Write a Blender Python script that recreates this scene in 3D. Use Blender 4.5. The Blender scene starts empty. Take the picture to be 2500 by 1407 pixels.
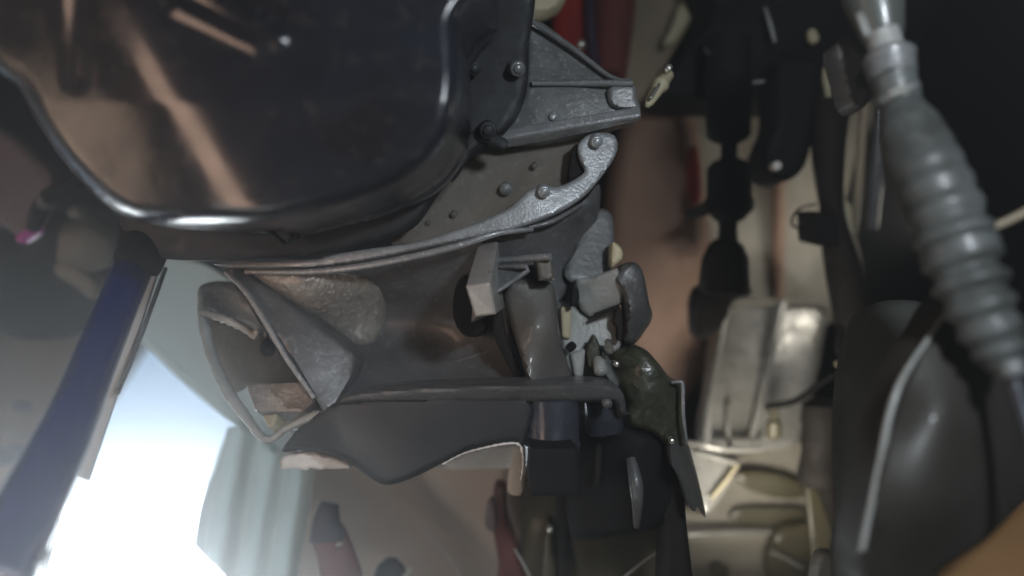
import bpy, bmesh, math, random
import numpy as np
from mathutils import Vector, Matrix
from mathutils.geometry import delaunay_2d_cdt

random.seed(4); RNG = np.random.default_rng(4)
SC = bpy.context.scene
COL = SC.collection
FOCAL = 1805.0          # focal length in photo pixels (26 mm on a 36 mm sensor, 2500 px wide)
CAMZ = 0.14             # the lens lies low under the raised car and looks up into it
PITCH = math.radians(38)
RX = Matrix.Rotation(PITCH, 3, 'X'); RXN = np.array(RX); FWD = RXN@np.array([0, 1.0, 0])
def CW(v):
    """right / forward / up as seen by the person under the car -> world metres (x right, z up)"""
    return RX@Vector(v)+Vector((0, 0, CAMZ))
DK = [1.0]
def P(px, py, d):
    d = d*DK[0]
    return CW(((px-1250.0)/FOCAL*d, d, -(py-703.5)/FOCAL*d))

# ------------------------------------------------------------------ camera, world, lights, exposure
cam = bpy.data.cameras.new('camera'); cam.lens = 26; cam.sensor_width = 36
cam.clip_start = 0.02; cam.clip_end = 60
cam.dof.use_dof = True; cam.dof.focus_distance = 0.58; cam.dof.aperture_fstop = 1.5
co = bpy.data.objects.new('camera', cam); COL.objects.link(co)
co.location = (0, 0, CAMZ); co.rotation_euler = (math.radians(90)+PITCH, 0, 0)
SC.camera = co
w = bpy.data.worlds.new('World'); SC.world = w; w.use_nodes = True
w.node_tree.nodes['Background'].inputs[0].default_value = (0.55, 0.55, 0.50, 1)
w.node_tree.nodes['Background'].inputs[1].default_value = 0.07
SC.view_settings.view_transform = 'Standard'; SC.view_settings.look = 'None'
SC.view_settings.exposure = 0.0; SC.view_settings.gamma = 1.0
SC.view_settings.use_curve_mapping = False

def lamp(name, loc, target, size, power, color, sizey=None, spread=180):
    l = bpy.data.lights.new(name, 'AREA'); l.energy = power; l.color = color
    l.shape = 'RECTANGLE' if sizey else 'DISK'; l.size = size
    if sizey: l.size_y = sizey
    l.spread = math.radians(spread)
    o = bpy.data.objects.new(name, l); COL.objects.link(o)
    o.location = loc
    o.rotation_euler = (Vector(target)-Vector(loc)).to_track_quat('-Z', 'Y').to_euler()
    return o
lamp('torch_light', CW((0.22, 0.02, 0.19)), P(1230, 760, .62), 0.06, 2.5, (0.86, 0.93, 1.0))
lamp('rail_fill', P(1880, 1480, .66), P(1830, 950, .95), 0.07, .42, (1.0, 0.93, 0.82), spread=85)  # unseen warm light added below to brighten the rail
lamp('warm_fill', CW((-0.95, 0.46, -0.04)), P(200, 350, .48), 0.30, 0.55, (1.0, 0.70, 0.50), .26)  # unseen light added for the warm sheen on the pan's left facet
lamp('panel_fill', P(2262, 520, .92), P(1820, 520, 1.06), 0.08, .26, (1.0, 0.94, 0.84))  # added out of view behind the bellows to lift the beige panel
lamp('crease_fill', CW((-0.39, 0.21, 0.03)), P(330, 230, .45), 0.10, .40, (1.0, 0.66, 0.49), .32, 130)  # unseen light added to draw the peach band along the pan crease
lamp('low_fill', CW((-0.40, 0.16, -0.36)), P(800, 800, .60), 0.16, 1.05, (0.98, 0.94, 0.88), .55)  # unseen light added low left for floor panel, lip and pan rim

# ------------------------------------------------------------------ materials
MATS = {}
def mat(name, c1, rough=.5, metal=0.0, c2=None, scale=30, mix=(0.35, 0.7), bump=0.0, bscale=220, coat=0.0,
        rvar=0.12, trans=0.0, spec=0.5, speck=None):
    m = bpy.data.materials.new(name); m.use_nodes = True
    nt = m.node_tree; N = nt.nodes; L = nt.links
    b = N['Principled BSDF']
    tc = N.new('ShaderNodeTexCoord')
    n1 = N.new('ShaderNodeTexNoise'); n1.inputs['Scale'].default_value = scale; n1.inputs['Detail'].default_value = 8
    n1.inputs['Roughness'].default_value = .62
    L.new(tc.outputs['Object'], n1.inputs['Vector'])
    r = N.new('ShaderNodeValToRGB')
    c2 = c2 or tuple(x*.6 for x in c1)
    r.color_ramp.elements[0].position = mix[0]; r.color_ramp.elements[0].color = (*c2, 1)
    r.color_ramp.elements[1].position = mix[1]; r.color_ramp.elements[1].color = (*c1, 1)
    L.new(n1.outputs['Fac'], r.inputs['Fac'])
    colout = r.outputs['Color']
    if speck:
        n3 = N.new('ShaderNodeTexNoise'); n3.inputs['Scale'].default_value = scale*9; n3.inputs['Detail'].default_value = 3
        L.new(tc.outputs['Object'], n3.inputs['Vector'])
        r3 = N.new('ShaderNodeValToRGB'); r3.color_ramp.elements[0].position = .58; r3.color_ramp.elements[1].position = .70
        L.new(n3.outputs['Fac'], r3.inputs['Fac'])
        mx = N.new('ShaderNodeMix'); mx.data_type = 'RGBA'
        L.new(r3.outputs['Color'], mx.inputs['Factor']); L.new(colout, mx.inputs[6]); mx.inputs[7].default_value = (*speck, 1)
        colout = mx.outputs[2]
    L.new(colout, b.inputs['Base Color'])
    n2 = N.new('ShaderNodeTexNoise'); n2.inputs['Scale'].default_value = scale*2.7; n2.inputs['Detail'].default_value = 6
    L.new(tc.outputs['Object'], n2.inputs['Vector'])
    mr = N.new('ShaderNodeMapRange'); mr.inputs['From Min'].default_value = .3; mr.inputs['From Max'].default_value = .7
    mr.inputs['To Min'].default_value = max(.03, rough-rvar); mr.inputs['To Max'].default_value = min(1, rough+rvar)
    L.new(n2.outputs['Fac'], mr.inputs['Value']); L.new(mr.outputs['Result'], b.inputs['Roughness'])
    b.inputs['Metallic'].default_value = metal
    b.inputs['Coat Weight'].default_value = coat; b.inputs['Coat Roughness'].default_value = .12
    b.inputs['Transmission Weight'].default_value = trans
    b.inputs['Specular IOR Level'].default_value = spec
    if bump:
        n4 = N.new('ShaderNodeTexNoise'); n4.inputs['Scale'].default_value = bscale; n4.inputs['Detail'].default_value = 5
        L.new(tc.outputs['Object'], n4.inputs['Vector'])
        bp = N.new('ShaderNodeBump'); bp.inputs['Strength'].default_value = bump; bp.inputs['Distance'].default_value = .002
        L.new(n4.outputs['Fac'], bp.inputs['Height']); L.new(bp.outputs['Normal'], b.inputs['Normal'])
    MATS[name] = m
    return m
mat('black_paint', (0.014, 0.017, 0.025), .21, 0, (0.012, 0.012, 0.015), 14, coat=0, bump=.04, bscale=90, rvar=.09, speck=(0.026, 0.026, 0.027))
mat('black_flange', (0.020, 0.022, 0.024), .6, 0, (0.010, 0.011, 0.012), 40, bump=.15, spec=.3)
mat('alloy', (0.27, 0.28, 0.29), .34, .20, (0.15, 0.155, 0.16), 34, (0.3, .72), bump=.30, bscale=420, coat=.25, speck=(0.40, 0.40, 0.39))
mat('alloy_bright', (0.31, 0.33, 0.345), .38, .20, (0.19, 0.20, 0.205), 50, (.32, .66), bump=.18, bscale=420, coat=.2, speck=(0.40, 0.41, 0.41))
mat('alloy_brown', (0.130, 0.118, 0.100), .58, .10, (0.085, 0.074, 0.058), 18, (0.3, .75), bump=.25, bscale=300, speck=(0.15, 0.14, 0.12))
mat('leg_grey', (0.115, 0.108, 0.098), .55, .1, (0.085, 0.079, 0.07), 14, bump=.2, bscale=300, coat=.2)
mat('alloy_tan', (0.36, 0.33, 0.29), .42, .15, (0.17, 0.155, 0.14), 40, (.32, .66), bump=.6, bscale=190, coat=.3, speck=(0.50, 0.48, 0.44))
mat('alloy_dark', (0.115, 0.117, 0.120), .46, .10, (0.066, 0.066, 0.066), 26, (.32, .68), bump=.22, bscale=260, coat=.2, speck=(0.165, 0.165, 0.16))
mat('bowl_dark', (0.034, 0.036, 0.040), .5, .05, (0.024, 0.025, 0.027), 14, bump=.10, bscale=300)
mat('lug_lit', (0.40, 0.375, 0.35), .38, .2, (0.28, 0.265, 0.25), 40, bump=.2, bscale=400, coat=.2)  # lighter warm alloy, the light on the lug put into its colour
mat('alloy_grey', (0.175, 0.185, 0.190), .44, .15, (0.100, 0.102, 0.100), 34, (.32, .68), bump=.28, bscale=260, coat=.22, speck=(0.26, 0.265, 0.26))
mat('pale_alloy', (0.34, 0.35, 0.34), .5, .10, (0.20, 0.20, 0.18), 30, (.32, .66), bump=.35, bscale=260, coat=.2)
mat('starter_metal', (0.060, 0.068, 0.085), .30, .3, (0.035, 0.040, 0.050), 20, bump=.05)
mat('rubber', (0.009, 0.0085, 0.008), .75, 0, (0.005, 0.005, 0.005), 40, bump=.2, spec=.18)
mat('rubber_brown', (0.019, 0.016, 0.013), .75, 0, (0.010, 0.008, 0.007), 40, bump=.2, spec=.2)
mat('bellows_rubber', (0.085, 0.094, 0.092), .50, 0, (0.032, 0.034, 0.031), 26, (.35, .62), bump=.25, bscale=120, coat=.06)
mat('blue_paint', (0.003, 0.009, 0.115), .18, .0, (0.002, 0.006, 0.075), 20, bump=.03, coat=.2, rvar=.08)
mat('beige_paint', (0.265, 0.245, 0.20), .55, 0, (0.165, 0.15, 0.12), 14, (.3, .66), bump=.15, bscale=120)
mat('panel_brown', (0.30, 0.195, 0.145), .8, 0, (0.225, 0.145, 0.107), 12, bump=.2)  # shade on the body panel put into a flat brown
mat('tan_floor', (0.64, 0.53, 0.45), .6, 0, (0.50, 0.405, 0.335), 9, (.3, .7), bump=.12)
mat('pale_white', (0.74, 0.71, 0.68), .55, 0, (0.52, 0.49, 0.46), 40, bump=.3)  # plain off-white; on the floor panel's lip it stands for light
mat('red_rubber', (0.32, 0.026, 0.022), .6, 0, (0.14, 0.014, 0.012), 24, spec=.3)
mat('dark_red', (0.160, 0.042, 0.036), .7, 0, (0.105, 0.032, 0.028), 20, spec=.3)
mat('orange_board', (0.36, 0.20, 0.085), .7, 0, (0.28, 0.15, 0.06), 6)
mat('tan_steel', (0.30, 0.25, 0.18), .6, 0, (0.22, 0.18, 0.125), 8)
mat('rail_metal', (0.37, 0.365, 0.34), .34, .35, (0.22, 0.215, 0.195), 26, (.3, .66), bump=.22, bscale=140, speck=(0.45, 0.44, 0.40))
mat('chrome', (0.62, 0.62, 0.56), .25, .8, (0.42, 0.42, 0.38), 30)
mat('oily_green', (0.058, 0.062, 0.038), .48, .05, (0.030, 0.033, 0.021), 90, bump=.6, bscale=160, coat=.1)
mat('olive_plastic', (0.080, 0.072, 0.042), .4, 0, (0.055, 0.048, 0.028), 10)
mat('mauve_plastic', (0.200, 0.155, 0.170), .6, 0, (0.15, 0.115, 0.128), 10)
mat('magenta_plastic', (0.50, 0.06, 0.42), .4)
mat('grey_plastic', (0.215, 0.21, 0.18), .6, 0, (0.16, 0.155, 0.13), 14, bump=.1)
mat('cream_plastic', (0.50, 0.45, 0.30), .5, 0, (0.36, 0.31, 0.20), 20)
mat('grey_green_paint', (0.085, 0.096, 0.088), .36, .1, (0.06, 0.066, 0.06), 12, coat=.2)
mat('dark_maroon', (0.036, 0.034, 0.028), .6, .05, (0.022, 0.019, 0.015), 9, coat=.1)
mat('underbody_black', (0.010, 0.010, 0.009), .8, 0, (0.005, 0.005, 0.005), 14, spec=.15)
mat('hazy_panel', (0.42, 0.45, 0.45), .6, 0, (0.34, 0.36, 0.36), 6)
mat('hole_shadow_dark', (0.015, 0.014, 0.014), .85, spec=.15)  # dark of holes and slots, also of the lug's cast shadows
mat('violet_cable', (0.035, 0.022, 0.045), .5)
mat('leaf', (0.12, 0.16, 0.04), .6, 0, (0.06, 0.09, 0.02), 30)
def liner_mat():
    m = bpy.data.materials.new('liner_plastic'); m.use_nodes = True
    N = m.node_tree.nodes; L = m.node_tree.links
    b = N['Principled BSDF']; b.inputs['Base Color'].default_value = (0.60, 0.63, 0.60, 1); b.inputs['Roughness'].default_value = .45
    t = N.new('ShaderNodeBsdfTranslucent'); t.inputs[0].default_value = (0.80, 0.86, 0.86, 1)
    mx = N.new('ShaderNodeMixShader'); mx.inputs[0].default_value = .8
    L.new(b.outputs[0], mx.inputs[1]); L.new(t.outputs[0], mx.inputs[2])
    L.new(mx.outputs[0], N['Material Output'].inputs[0]); MATS['liner_plastic'] = m
liner_mat()
def sky_mat():
    m = bpy.data.materials.new('sky_daylight'); m.use_nodes = True
    N = m.node_tree.nodes; L = m.node_tree.links
    N.remove(N['Principled BSDF'])
    tc = N.new('ShaderNodeTexCoord')
    sep = N.new('ShaderNodeSeparateXYZ'); L.new(tc.outputs['Object'], sep.inputs[0])
    n = N.new('ShaderNodeTexNoise'); n.inputs['Scale'].default_value = 2.6; n.inputs['Detail'].default_value = 6
    L.new(tc.outputs['Object'], n.inputs['Vector'])
    a = N.new('ShaderNodeMath'); a.operation = 'MULTIPLY_ADD'; a.inputs[1].default_value = .55; L.new(n.outputs['Fac'], a.inputs[0])
    L.new(sep.outputs['Z'], a.inputs[2])
    mr = N.new('ShaderNodeMapRange'); mr.interpolation_type = 'SMOOTHSTEP'
    mr.inputs['From Min'].default_value = .12; mr.inputs['From Max'].default_value = .30
    mr.inputs['To Min'].default_value = 1; mr.inputs['To Max'].default_value = 0
    L.new(a.outputs[0], mr.inputs['Value'])
    mx = N.new('ShaderNodeMix'); mx.data_type = 'RGBA'
    mx.inputs[6].default_value = (0.26, 0.42, 0.62, 1); mx.inputs[7].default_value = (24, 26, 27, 1)
    L.new(mr.outputs['Result'], mx.inputs['Factor'])
    e = N.new('ShaderNodeEmission'); L.new(mx.outputs[2], e.inputs[0]); e.inputs[1].default_value = 1.0
    L.new(e.outputs[0], N['Material Output'].inputs[0]); MATS['sky_daylight'] = m
sky_mat()

# ------------------------------------------------------------------ helpers
WL = {}
def thing(name, label, cat, loc, group=None):
    o = bpy.data.objects.new(name, None); COL.objects.link(o); o.location = loc; o.empty_display_size = .03
    o['label'] = label; o['category'] = cat
    if group: o['group'] = group
    WL[o] = Vector(loc); return o
def tag(o, label, cat, group=None, kind=None):
    if kind: o['kind'] = kind
    if label: o['label'] = label
    if cat: o['category'] = cat
    if group: o['group'] = group
    return o
def link(name, verts, faces, m, parent=None, smooth=True):
    V = np.array(verts, dtype=float).reshape(-1, 3)
    c = (V.min(0)+V.max(0))/2
    me = bpy.data.meshes.new(name); me.from_pydata((V-c).tolist(), [], [list(f) for f in faces])
    me.materials.append(MATS[m])
    bm = bmesh.new(); bm.from_mesh(me); bmesh.ops.recalc_face_normals(bm, faces=bm.faces); bm.to_mesh(me); bm.free()
    if smooth:
        me.polygons.foreach_set('use_smooth', [True]*len(me.polygons))
        me.set_sharp_from_angle(angle=math.radians(48))
    o = bpy.data.objects.new(name, me); COL.objects.link(o)
    WL[o] = Vector(c)
    if parent is not None:
        o.parent = parent; o.location = Vector(c)-WL[parent]
    else: o.location = c
    return o
def catmull(pts, closed, step):
    pts = [np.array(p, float) for p in pts]; n = len(pts); out = []
    for i in range(n if closed else n-1):
        g = (lambda k: pts[k % n]) if closed else (lambda k: pts[min(max(k, 0), n-1)])
        p0, p1, p2, p3 = g(i-1), g(i), g(i+1), g(i+2)
        k = max(2, int(np.linalg.norm((p2-p1)[:2])/step))
        for j in range(k):
            t = j/k
            out.append(.5*((2*p1)+(-p0+p2)*t+(2*p0-5*p1+4*p2-p3)*t*t+(-p0+3*p1-3*p2+p3)*t**3))
    if not closed: out.append(pts[-1])
    return np.array(out)
def linear(pts, step):
    out = []; n = len(pts)
    for i in range(n):
        a = np.array(pts[i], float); b = np.array(pts[(i+1) % n], float)
        k = max(1, int(np.linalg.norm(b-a)/step))
        for j in range(k): out.append(a+(b-a)*j/k)
    return np.array(out)
def inside(poly, q):
    x, y = q[:, 0], q[:, 1]; res = np.zeros(len(q), bool); n = len(poly)
    for i in range(n):
        x1, y1 = poly[i]; x2, y2 = poly[(i+1) % n]
        c = ((y1 > y) != (y2 > y))
        with np.errstate(divide='ignore', invalid='ignore'):
            xi = (x2-x1)*(y-y1)/(y2-y1)+x1
        res ^= c & (x < xi)
    return res
def dist(poly, q):
    d = np.full(len(q), 1e9); n = len(poly)
    for i in range(n):
        a = poly[i]; b = poly[(i+1) % n]; ab = b-a; l = max(ab@ab, 1e-9)
        t = np.clip(((q-a)@ab)/l, 0, 1)
        d = np.minimum(d, np.linalg.norm(q-(a+t[:, None]*ab), axis=1))
    return d
def tps(ctrl):
    c = np.array(ctrl, float); X = c[:, :2]/500.0; n = len(c)
    def U(r): return np.where(r > 1e-9, r*r*np.log(np.maximum(r, 1e-9)), 0)
    K = U(np.linalg.norm(X[:, None]-X[None], axis=2)); Pm = np.hstack([np.ones((n, 1)), X])
    A = np.zeros((n+3, n+3)); A[:n, :n] = K+1e-4*np.eye(n); A[:n, n:] = Pm; A[n:, :n] = Pm.T
    s = np.linalg.solve(A, np.concatenate([c[:, 2], np.zeros(3)]))
    def f(x, y):
        q = np.stack([x, y], 1)/500.0
        return U(np.linalg.norm(q[:, None]-X[None], axis=2))@s[:n]+s[n]+q@s[n+1:]
    return f
def relief(name, outline, depth, m, parent=None, thick=.02, bevel=8, bd=None, step=12, smooth=True, rough=0.0, ragged=0.0, wavy=0.0):
    """a solid casting or pressing: front skin with a rolled edge, side walls and a back"""
    B = catmull(outline, True, step) if smooth else linear(outline, step)
    if ragged: B = B+RNG.normal(0, ragged, B.shape)
    lo, hi = B.min(0), B.max(0)
    gx, gy = np.meshgrid(np.arange(lo[0]+step/2, hi[0], step), np.arange(lo[1]+step/2, hi[1], step*.87))
    gx[1::2] += step/2
    q = np.stack([gx.ravel(), gy.ravel()], 1)
    q = q[inside(B, q)]
    if len(q):
        q = q[dist(B, q) > step*.45]
    allp = np.vstack([B, q]); nb = len(B)
    r = delaunay_2d_cdt([Vector(p) for p in allp], [(i, (i+1) % nb) for i in range(nb)], [], 1, 1e-4)
    V2 = np.array([tuple(v) for v in r[0]]); F = [tuple(f) for f in r[2]]
    # keep only triangles whose centre is inside
    C = np.array([V2[list(f)].mean(0) for f in F]); ok = inside(B, C); F = [f for f, k in zip(F, ok) if k]
    if callable(depth): D = depth(V2[:, 0], V2[:, 1])
    elif np.isscalar(depth): D = np.full(len(V2), float(depth))
    else: D = tps(depth)(V2[:, 0], V2[:, 1])
    D = D*DK[0]
    d = dist(B, V2)
    if bevel:
        b_d = bd if bd is not None else bevel*float(D.mean())/FOCAL
        t = np.clip(d/bevel, 0, 1); D = D+b_d*(1-np.sqrt(np.maximum(0, 1-(1-t)**2)))
    if wavy: D = D+wavy*(np.sin(V2[:, 0]/19.0+V2[:, 1]/31.0)+np.sin(V2[:, 1]/14.0-V2[:, 0]/37.0)+.6*np.sin(V2[:, 0]/8.0)*np.sin(V2[:, 1]/9.0))
    if rough: D = D+RNG.normal(0, rough, len(D))*(d > step*.4)
    W = np.stack([(V2[:, 0]-1250)/FOCAL*D, D, -(V2[:, 1]-703.5)/FOCAL*D], 1)@RXN.T+np.array([0, 0, CAMZ])
    n = len(W); Bk = W+FWD*thick
    verts = np.vstack([W, Bk]); faces = list(F)+[tuple(n+i for i in reversed(f)) for f in F]
    cnt = {}
    for f in F:
        for a, b in ((f[0], f[1]), (f[1], f[2]), (f[2], f[0])):
            if (b, a) in cnt: del cnt[(b, a)]
            else: cnt[(a, b)] = 1
    for a, b in cnt: faces.append((b, a, n+a, n+b))
    return link(name, verts, faces, m, parent)
def frames(C):
    T = np.gradient(C, axis=0); T /= np.linalg.norm(T, axis=1)[:, None]+1e-12
    u = np.cross(T[0], [0, 1, 0.0])
    if np.linalg.norm(u) < 1e-3: u = np.cross(T[0], [1, 0, 0.0])
    u /= np.linalg.norm(u); U = [u]
    for i in range(1, len(C)):
        u = U[-1]-T[i]*(U[-1]@T[i]); U.append(u/np.linalg.norm(u))
    U = np.array(U); return U, np.cross(T, U)
def tube(name, pts, r, m, parent=None, segs=16, step=14, flat=1.0, rfun=None, curve=True):
    """pts (px,py,depth[,radius px]); a swept round bar with closed ends"""
    Q = np.array([list(p)+([r] if len(p) == 3 else []) for p in pts], float)
    if curve: Q = catmull(Q, False, step)
    C = np.array([tuple(P(*q[:3])) for q in Q]); R = Q[:, 3]*Q[:, 2]/FOCAL*DK[0]
    if rfun is not None:
        L = np.concatenate([[0], np.cumsum(np.linalg.norm(np.diff(C, axis=0), axis=1))]); R = R*rfun(L/L[-1])
    U, Vv = frames(C); verts = []; faces = []
    for i in range(len(C)):
        for k in range(segs):
            a = 2*math.pi*k/segs
            verts.append(C[i]+R[i]*(math.cos(a)*U[i]+flat*math.sin(a)*Vv[i]))
    for i in range(len(C)-1):
        for k in range(segs):
            a = i*segs+k; b = i*segs+(k+1) % segs
            faces.append((a, b, b+segs, a+segs))
    n = len(verts); verts += [C[0], C[-1]]; e = (len(C)-1)*segs
    for k in range(segs):
        faces.append((n, (k+1) % segs, k)); faces.append((n+1, e+k, e+(k+1) % segs))
    return link(name, verts, faces, m, parent)
def lathe(name, a, b, prof, m, parent=None, segs=28, flat=1.0):
    """a, b: (px,py,depth) ends of the axis; prof: (t along the axis, radius in px at a)"""
    A = np.array(tuple(P(*a))); Bv = np.array(tuple(P(*b))); ax = Bv-A
    T = ax/np.linalg.norm(ax); u = np.cross(T, [0, 1, 0.0])
    if np.linalg.norm(u) < 1e-3: u = np.cross(T, [1, 0, 0.0])
    u /= np.linalg.norm(u); v = np.cross(T, u); s = a[2]/FOCAL*DK[0]
    verts = []; faces = []
    for t, r in prof:
        for k in range(segs):
            g = 2*math.pi*k/segs; verts.append(A+ax*t+r*s*(math.cos(g)*u+flat*math.sin(g)*v))
    for i in range(len(prof)-1):
        for k in range(segs):
            p = i*segs+k; q = i*segs+(k+1) % segs; faces.append((p, q, q+segs, p+segs))
    n = len(verts); verts += [A+ax*prof[0][0], A+ax*prof[-1][0]]; e = (len(prof)-1)*segs
    for k in range(segs):
        faces.append((n, (k+1) % segs, k)); faces.append((n+1, e+k, e+(k+1) % segs))
    return link(name, verts, faces, m, parent)
def bolt(px, py, d, r, m, parent, name='bolt', tilt=(0, 0), length=.012):
    s = d/FOCAL*DK[0]
    c = P(px, py, d); ax = Vector((tilt[0], -1, tilt[1])).normalized()
    q = RX.to_quaternion()@Vector((0, -1, 0)).rotation_difference(ax)
    verts = []; faces = []
    rings = [(.004, 1.35, 24), (-.0015, 1.35, 24), (-.002, 1.22, 24)]
    def ring(y, rr, n, off=0): return [c+q@Vector((rr*r*s*math.cos(2*math.pi*k/n+off), y, rr*r*s*math.sin(2*math.pi*k/n+off))) for k in range(n)]
    for y, rr, n in ((length, 1.35, 24), (-.0012, 1.35, 24), (-.0020, 1.2, 24), (-.0022, .98, 24), (-r*s*.75, .95, 24), (-r*s*.95, .72, 24), (-r*s*.97, .05, 24)):
        R = ring(y, rr, n)
        if y < -.0021:   # hexagon from the washer up
            R = []
            for k in range(24):
                a = 2*math.pi*k/24; h = math.cos(math.pi/6)/math.cos((a % (math.pi/3))-math.pi/6)
                R.append(c+q@Vector((rr*r*s*h*math.cos(a), y, rr*r*s*h*math.sin(a))))
        verts += R
    for i in range(6):
        for k in range(24):
            a = i*24+k; b = i*24+(k+1) % 24; faces.append((a, b, b+24, a+24))
    faces.append(tuple(range(24))); faces.append(tuple(6*24+k for k in reversed(range(24))))
    return link(name, verts, faces, m, parent)
def poly(name, verts, faces, m, parent=None, bevel=.0016):
    o = link(name, [tuple(P(*v)) for v in verts], faces, m, parent, smooth=False)
    md = o.modifiers.new('bevel', 'BEVEL'); md.width = bevel; md.segments = 2
    return o
def slab(name, corners, thick, m, parent=None):
    """flat plate through four (px,py,depth) corners"""
    A = [np.array(tuple(P(*c))) for c in corners]
    nrm = np.cross(A[1]-A[0], A[-1]-A[0]); nrm /= np.linalg.norm(nrm)
    if nrm@FWD < 0: nrm = -nrm
    k = len(A); verts = A+[a+nrm*thick for a in A]
    faces = [tuple(range(k)), tuple(reversed(range(k, 2*k)))]+[(i, (i+1) % k, k+(i+1) % k, k+i) for i in range(k)]
    o = link(name, verts, faces, m, parent, smooth=False)
    md = o.modifiers.new('bevel', 'BEVEL'); md.width = min(.0025, thick*.4); md.segments = 2
    return o

# ================================================================== THE SETTING
sky = relief('sky', [(-900, 700), (900, 700), (900, 1750), (-900, 1750)], 3.2, 'sky_daylight', None, thick=.02, bevel=0, step=200, smooth=False)
tag(sky, 'blown-out white and blue daylight sky through the open wheel arch', None, kind='structure')
ub = relief('underbody', [(-200, -260), (2700, -260), (2700, 1650), (790, 1650), (790, 1200), (700, 1060), (520, 860), (400, 780), (250, 980), (120, 1180), (40, 1650), (-200, 1650)],
            [(0, 0, 1.42), (1250, 0, 1.40), (2500, 0, 1.45), (1250, 700, 1.38), (0, 800, 1.35), (2500, 1407, 1.45), (900, 1407, 1.40), (1800, 1407, 1.44)],
            'underbody_black', None, thick=.05, bevel=10, step=70)
tag(ub, 'black unlit underbody of the car behind everything', None, kind='structure')

# ------------------------------------------------------------------ beige body panels and their brown shade behind
bp = thing('body_panel', 'beige painted body panel behind the dark hanging bushings', 'body panel', P(1850, 760, 1.06))
relief('panel', [(1640, 180), (2120, 180), (2080, 420), (2020, 640), (2010, 800), (1620, 830), (1630, 500)], [(1640, 200, 1.06), (2100, 200, 1.10), (1650, 800, 1.02), (2010, 800, 1.05)], 'beige_paint', bp, bevel=14, step=26)
relief('seam', [(1898, 430), (1914, 430), (1912, 760), (1892, 760)], 1.035, 'panel_brown', bp, thick=.02, bevel=5, step=12)
pad = relief('shade_pad', [(1545, 250), (1600, 235), (1680, 240), (1705, 330), (1718, 460), (1740, 600), (1760, 760), (1745, 860), (1690, 950), (1640, 1000), (1520, 960), (1470, 760), (1480, 560), (1500, 400)],
       [(1550, 260, .98), (1700, 300, .955), (1500, 600, 1.0), (1620, 600, .93), (1740, 800, .98), (1560, 950, .99)], 'panel_brown', None, thick=.05, bevel=40, bd=.03, step=18)
tag(pad, 'brown shade of the body panel built as a bulge behind the grey cast bracket', 'shade pad')  # shaded part of the panel built as a separate brown bulge
rc = relief('retaining_clip', [(1690, 360), (1706, 380), (1714, 470), (1700, 500), (1684, 470)], .918, 'red_rubber', None, thick=.02, bevel=8, step=8)
tag(rc, 'faint red clip on the edge of the brown shade', 'clip')

# floor panel at the bottom, folded, lit top edge built as a pale lip
fp = thing('floor_panel', 'tan painted floor panel below the pointed dark casting', 'body panel', P(1000, 1450, .86))
def fdep(x, y):
    s = (x-1010)-(y-1180)*.85           # a soft fold runs down to the right
    return .86-.08*np.tanh(s/60.0)+(y-1120)*.00012
relief('panel', [(690, 1118), (780, 1104), (1000, 1090), (1286, 1076), (1296, 1250), (1300, 1480), (680, 1480), (700, 1250)], fdep, 'tan_floor', fp, thick=.01, bevel=6, step=14, smooth=False)
relief('lit_lip', [(686, 1142), (696, 1112), (730, 1106), (780, 1108), (830, 1122), (858, 1140), (820, 1144), (740, 1146)], .60, 'pale_white', fp, thick=.012, bevel=7, step=7, ragged=1.6)
relief('brace', [(1070, 1136), (1150, 1098), (1220, 1084), (1262, 1083), (1278, 1096), (1268, 1150), (1240, 1144), (1085, 1146)], .66, 'pale_white', fp, thick=.02, bevel=6, step=8, ragged=1.0)
relief('brace_edge', [(1258, 1090), (1278, 1092), (1276, 1200), (1240, 1202), (1246, 1150)], .655, 'tan_floor', fp, thick=.03, bevel=5, step=9)
tube('pale_edge', [(1080, 1134, .556, 2), (1130, 1108, .557, 2), (1180, 1094, .556, 2.5), (1230, 1084, .554, 3), (1264, 1084, .554, 3), (1276, 1104, .555, 3), (1277, 1140, .558, 3), (1272, 1172, .56, 2)], 3, 'pale_white', fp, segs=8, step=5, rfun=lambda t: 1+.35*np.sin(t*97)+.25*np.sin(t*211))  # ragged pale line along the lower edge of the bowl
tube('wire', [(1040, 1300, .80), (1100, 1370, .80), (1140, 1440, .80)], 3, 'pale_white', fp, segs=8)

# red lever and handle in front of the floor panel
lv = thing('red_lever', 'dull red lever with a grey clip beside the olive reservoir', 'lever', P(1240, 1450, .74))
relief('lever', [(1206, 1195), (1222, 1184), (1236, 1196), (1240, 1260), (1262, 1330), (1290, 1480), (1218, 1480), (1216, 1370), (1204, 1290)], .74, 'dark_red', lv, bevel=14, bd=.010, step=9, thick=.02)
relief('clip', [(1190, 1230), (1208, 1222), (1214, 1290), (1196, 1296), (1184, 1280)], .735, 'mauve_plastic', lv, bevel=6, step=7, thick=.012)
rh = thing('red_hose', 'dark red hose with purple end sleeve below the white lip', 'hose', P(810, 1460, .70))
tube('hose', [(800, 1300, .72, 42), (822, 1360, .71, 46), (850, 1480, .70, 56)], 45, 'dark_red', rh, segs=22)
tube('sleeve', [(806, 1228, .715, 22), (798, 1265, .712, 32), (800, 1315, .71, 44)], 40, 'violet_cable', rh, segs=22)
bolt(826, 1331, .69, 5, 'chrome', rh, 'clamp_screw')
gb = thing('grease_fitting', 'small dark fitting with a bright glint at the bottom edge', 'fitting', P(965, 1440, .74))
lathe('body', (950, 1460, .76), (955, 1370, .75), [(0, 44), (.5, 42), (.8, 34), (1, 18)], 'rubber_brown', gb, segs=20)
lathe('glint_tip', (985, 1420, .735), (1003, 1386, .73), [(0, 12), (.5, 12), (.55, 7), (.9, 8), (1, 4)], 'chrome', gb, segs=12)  # glint on the dark fitting built as a chrome tip

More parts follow.
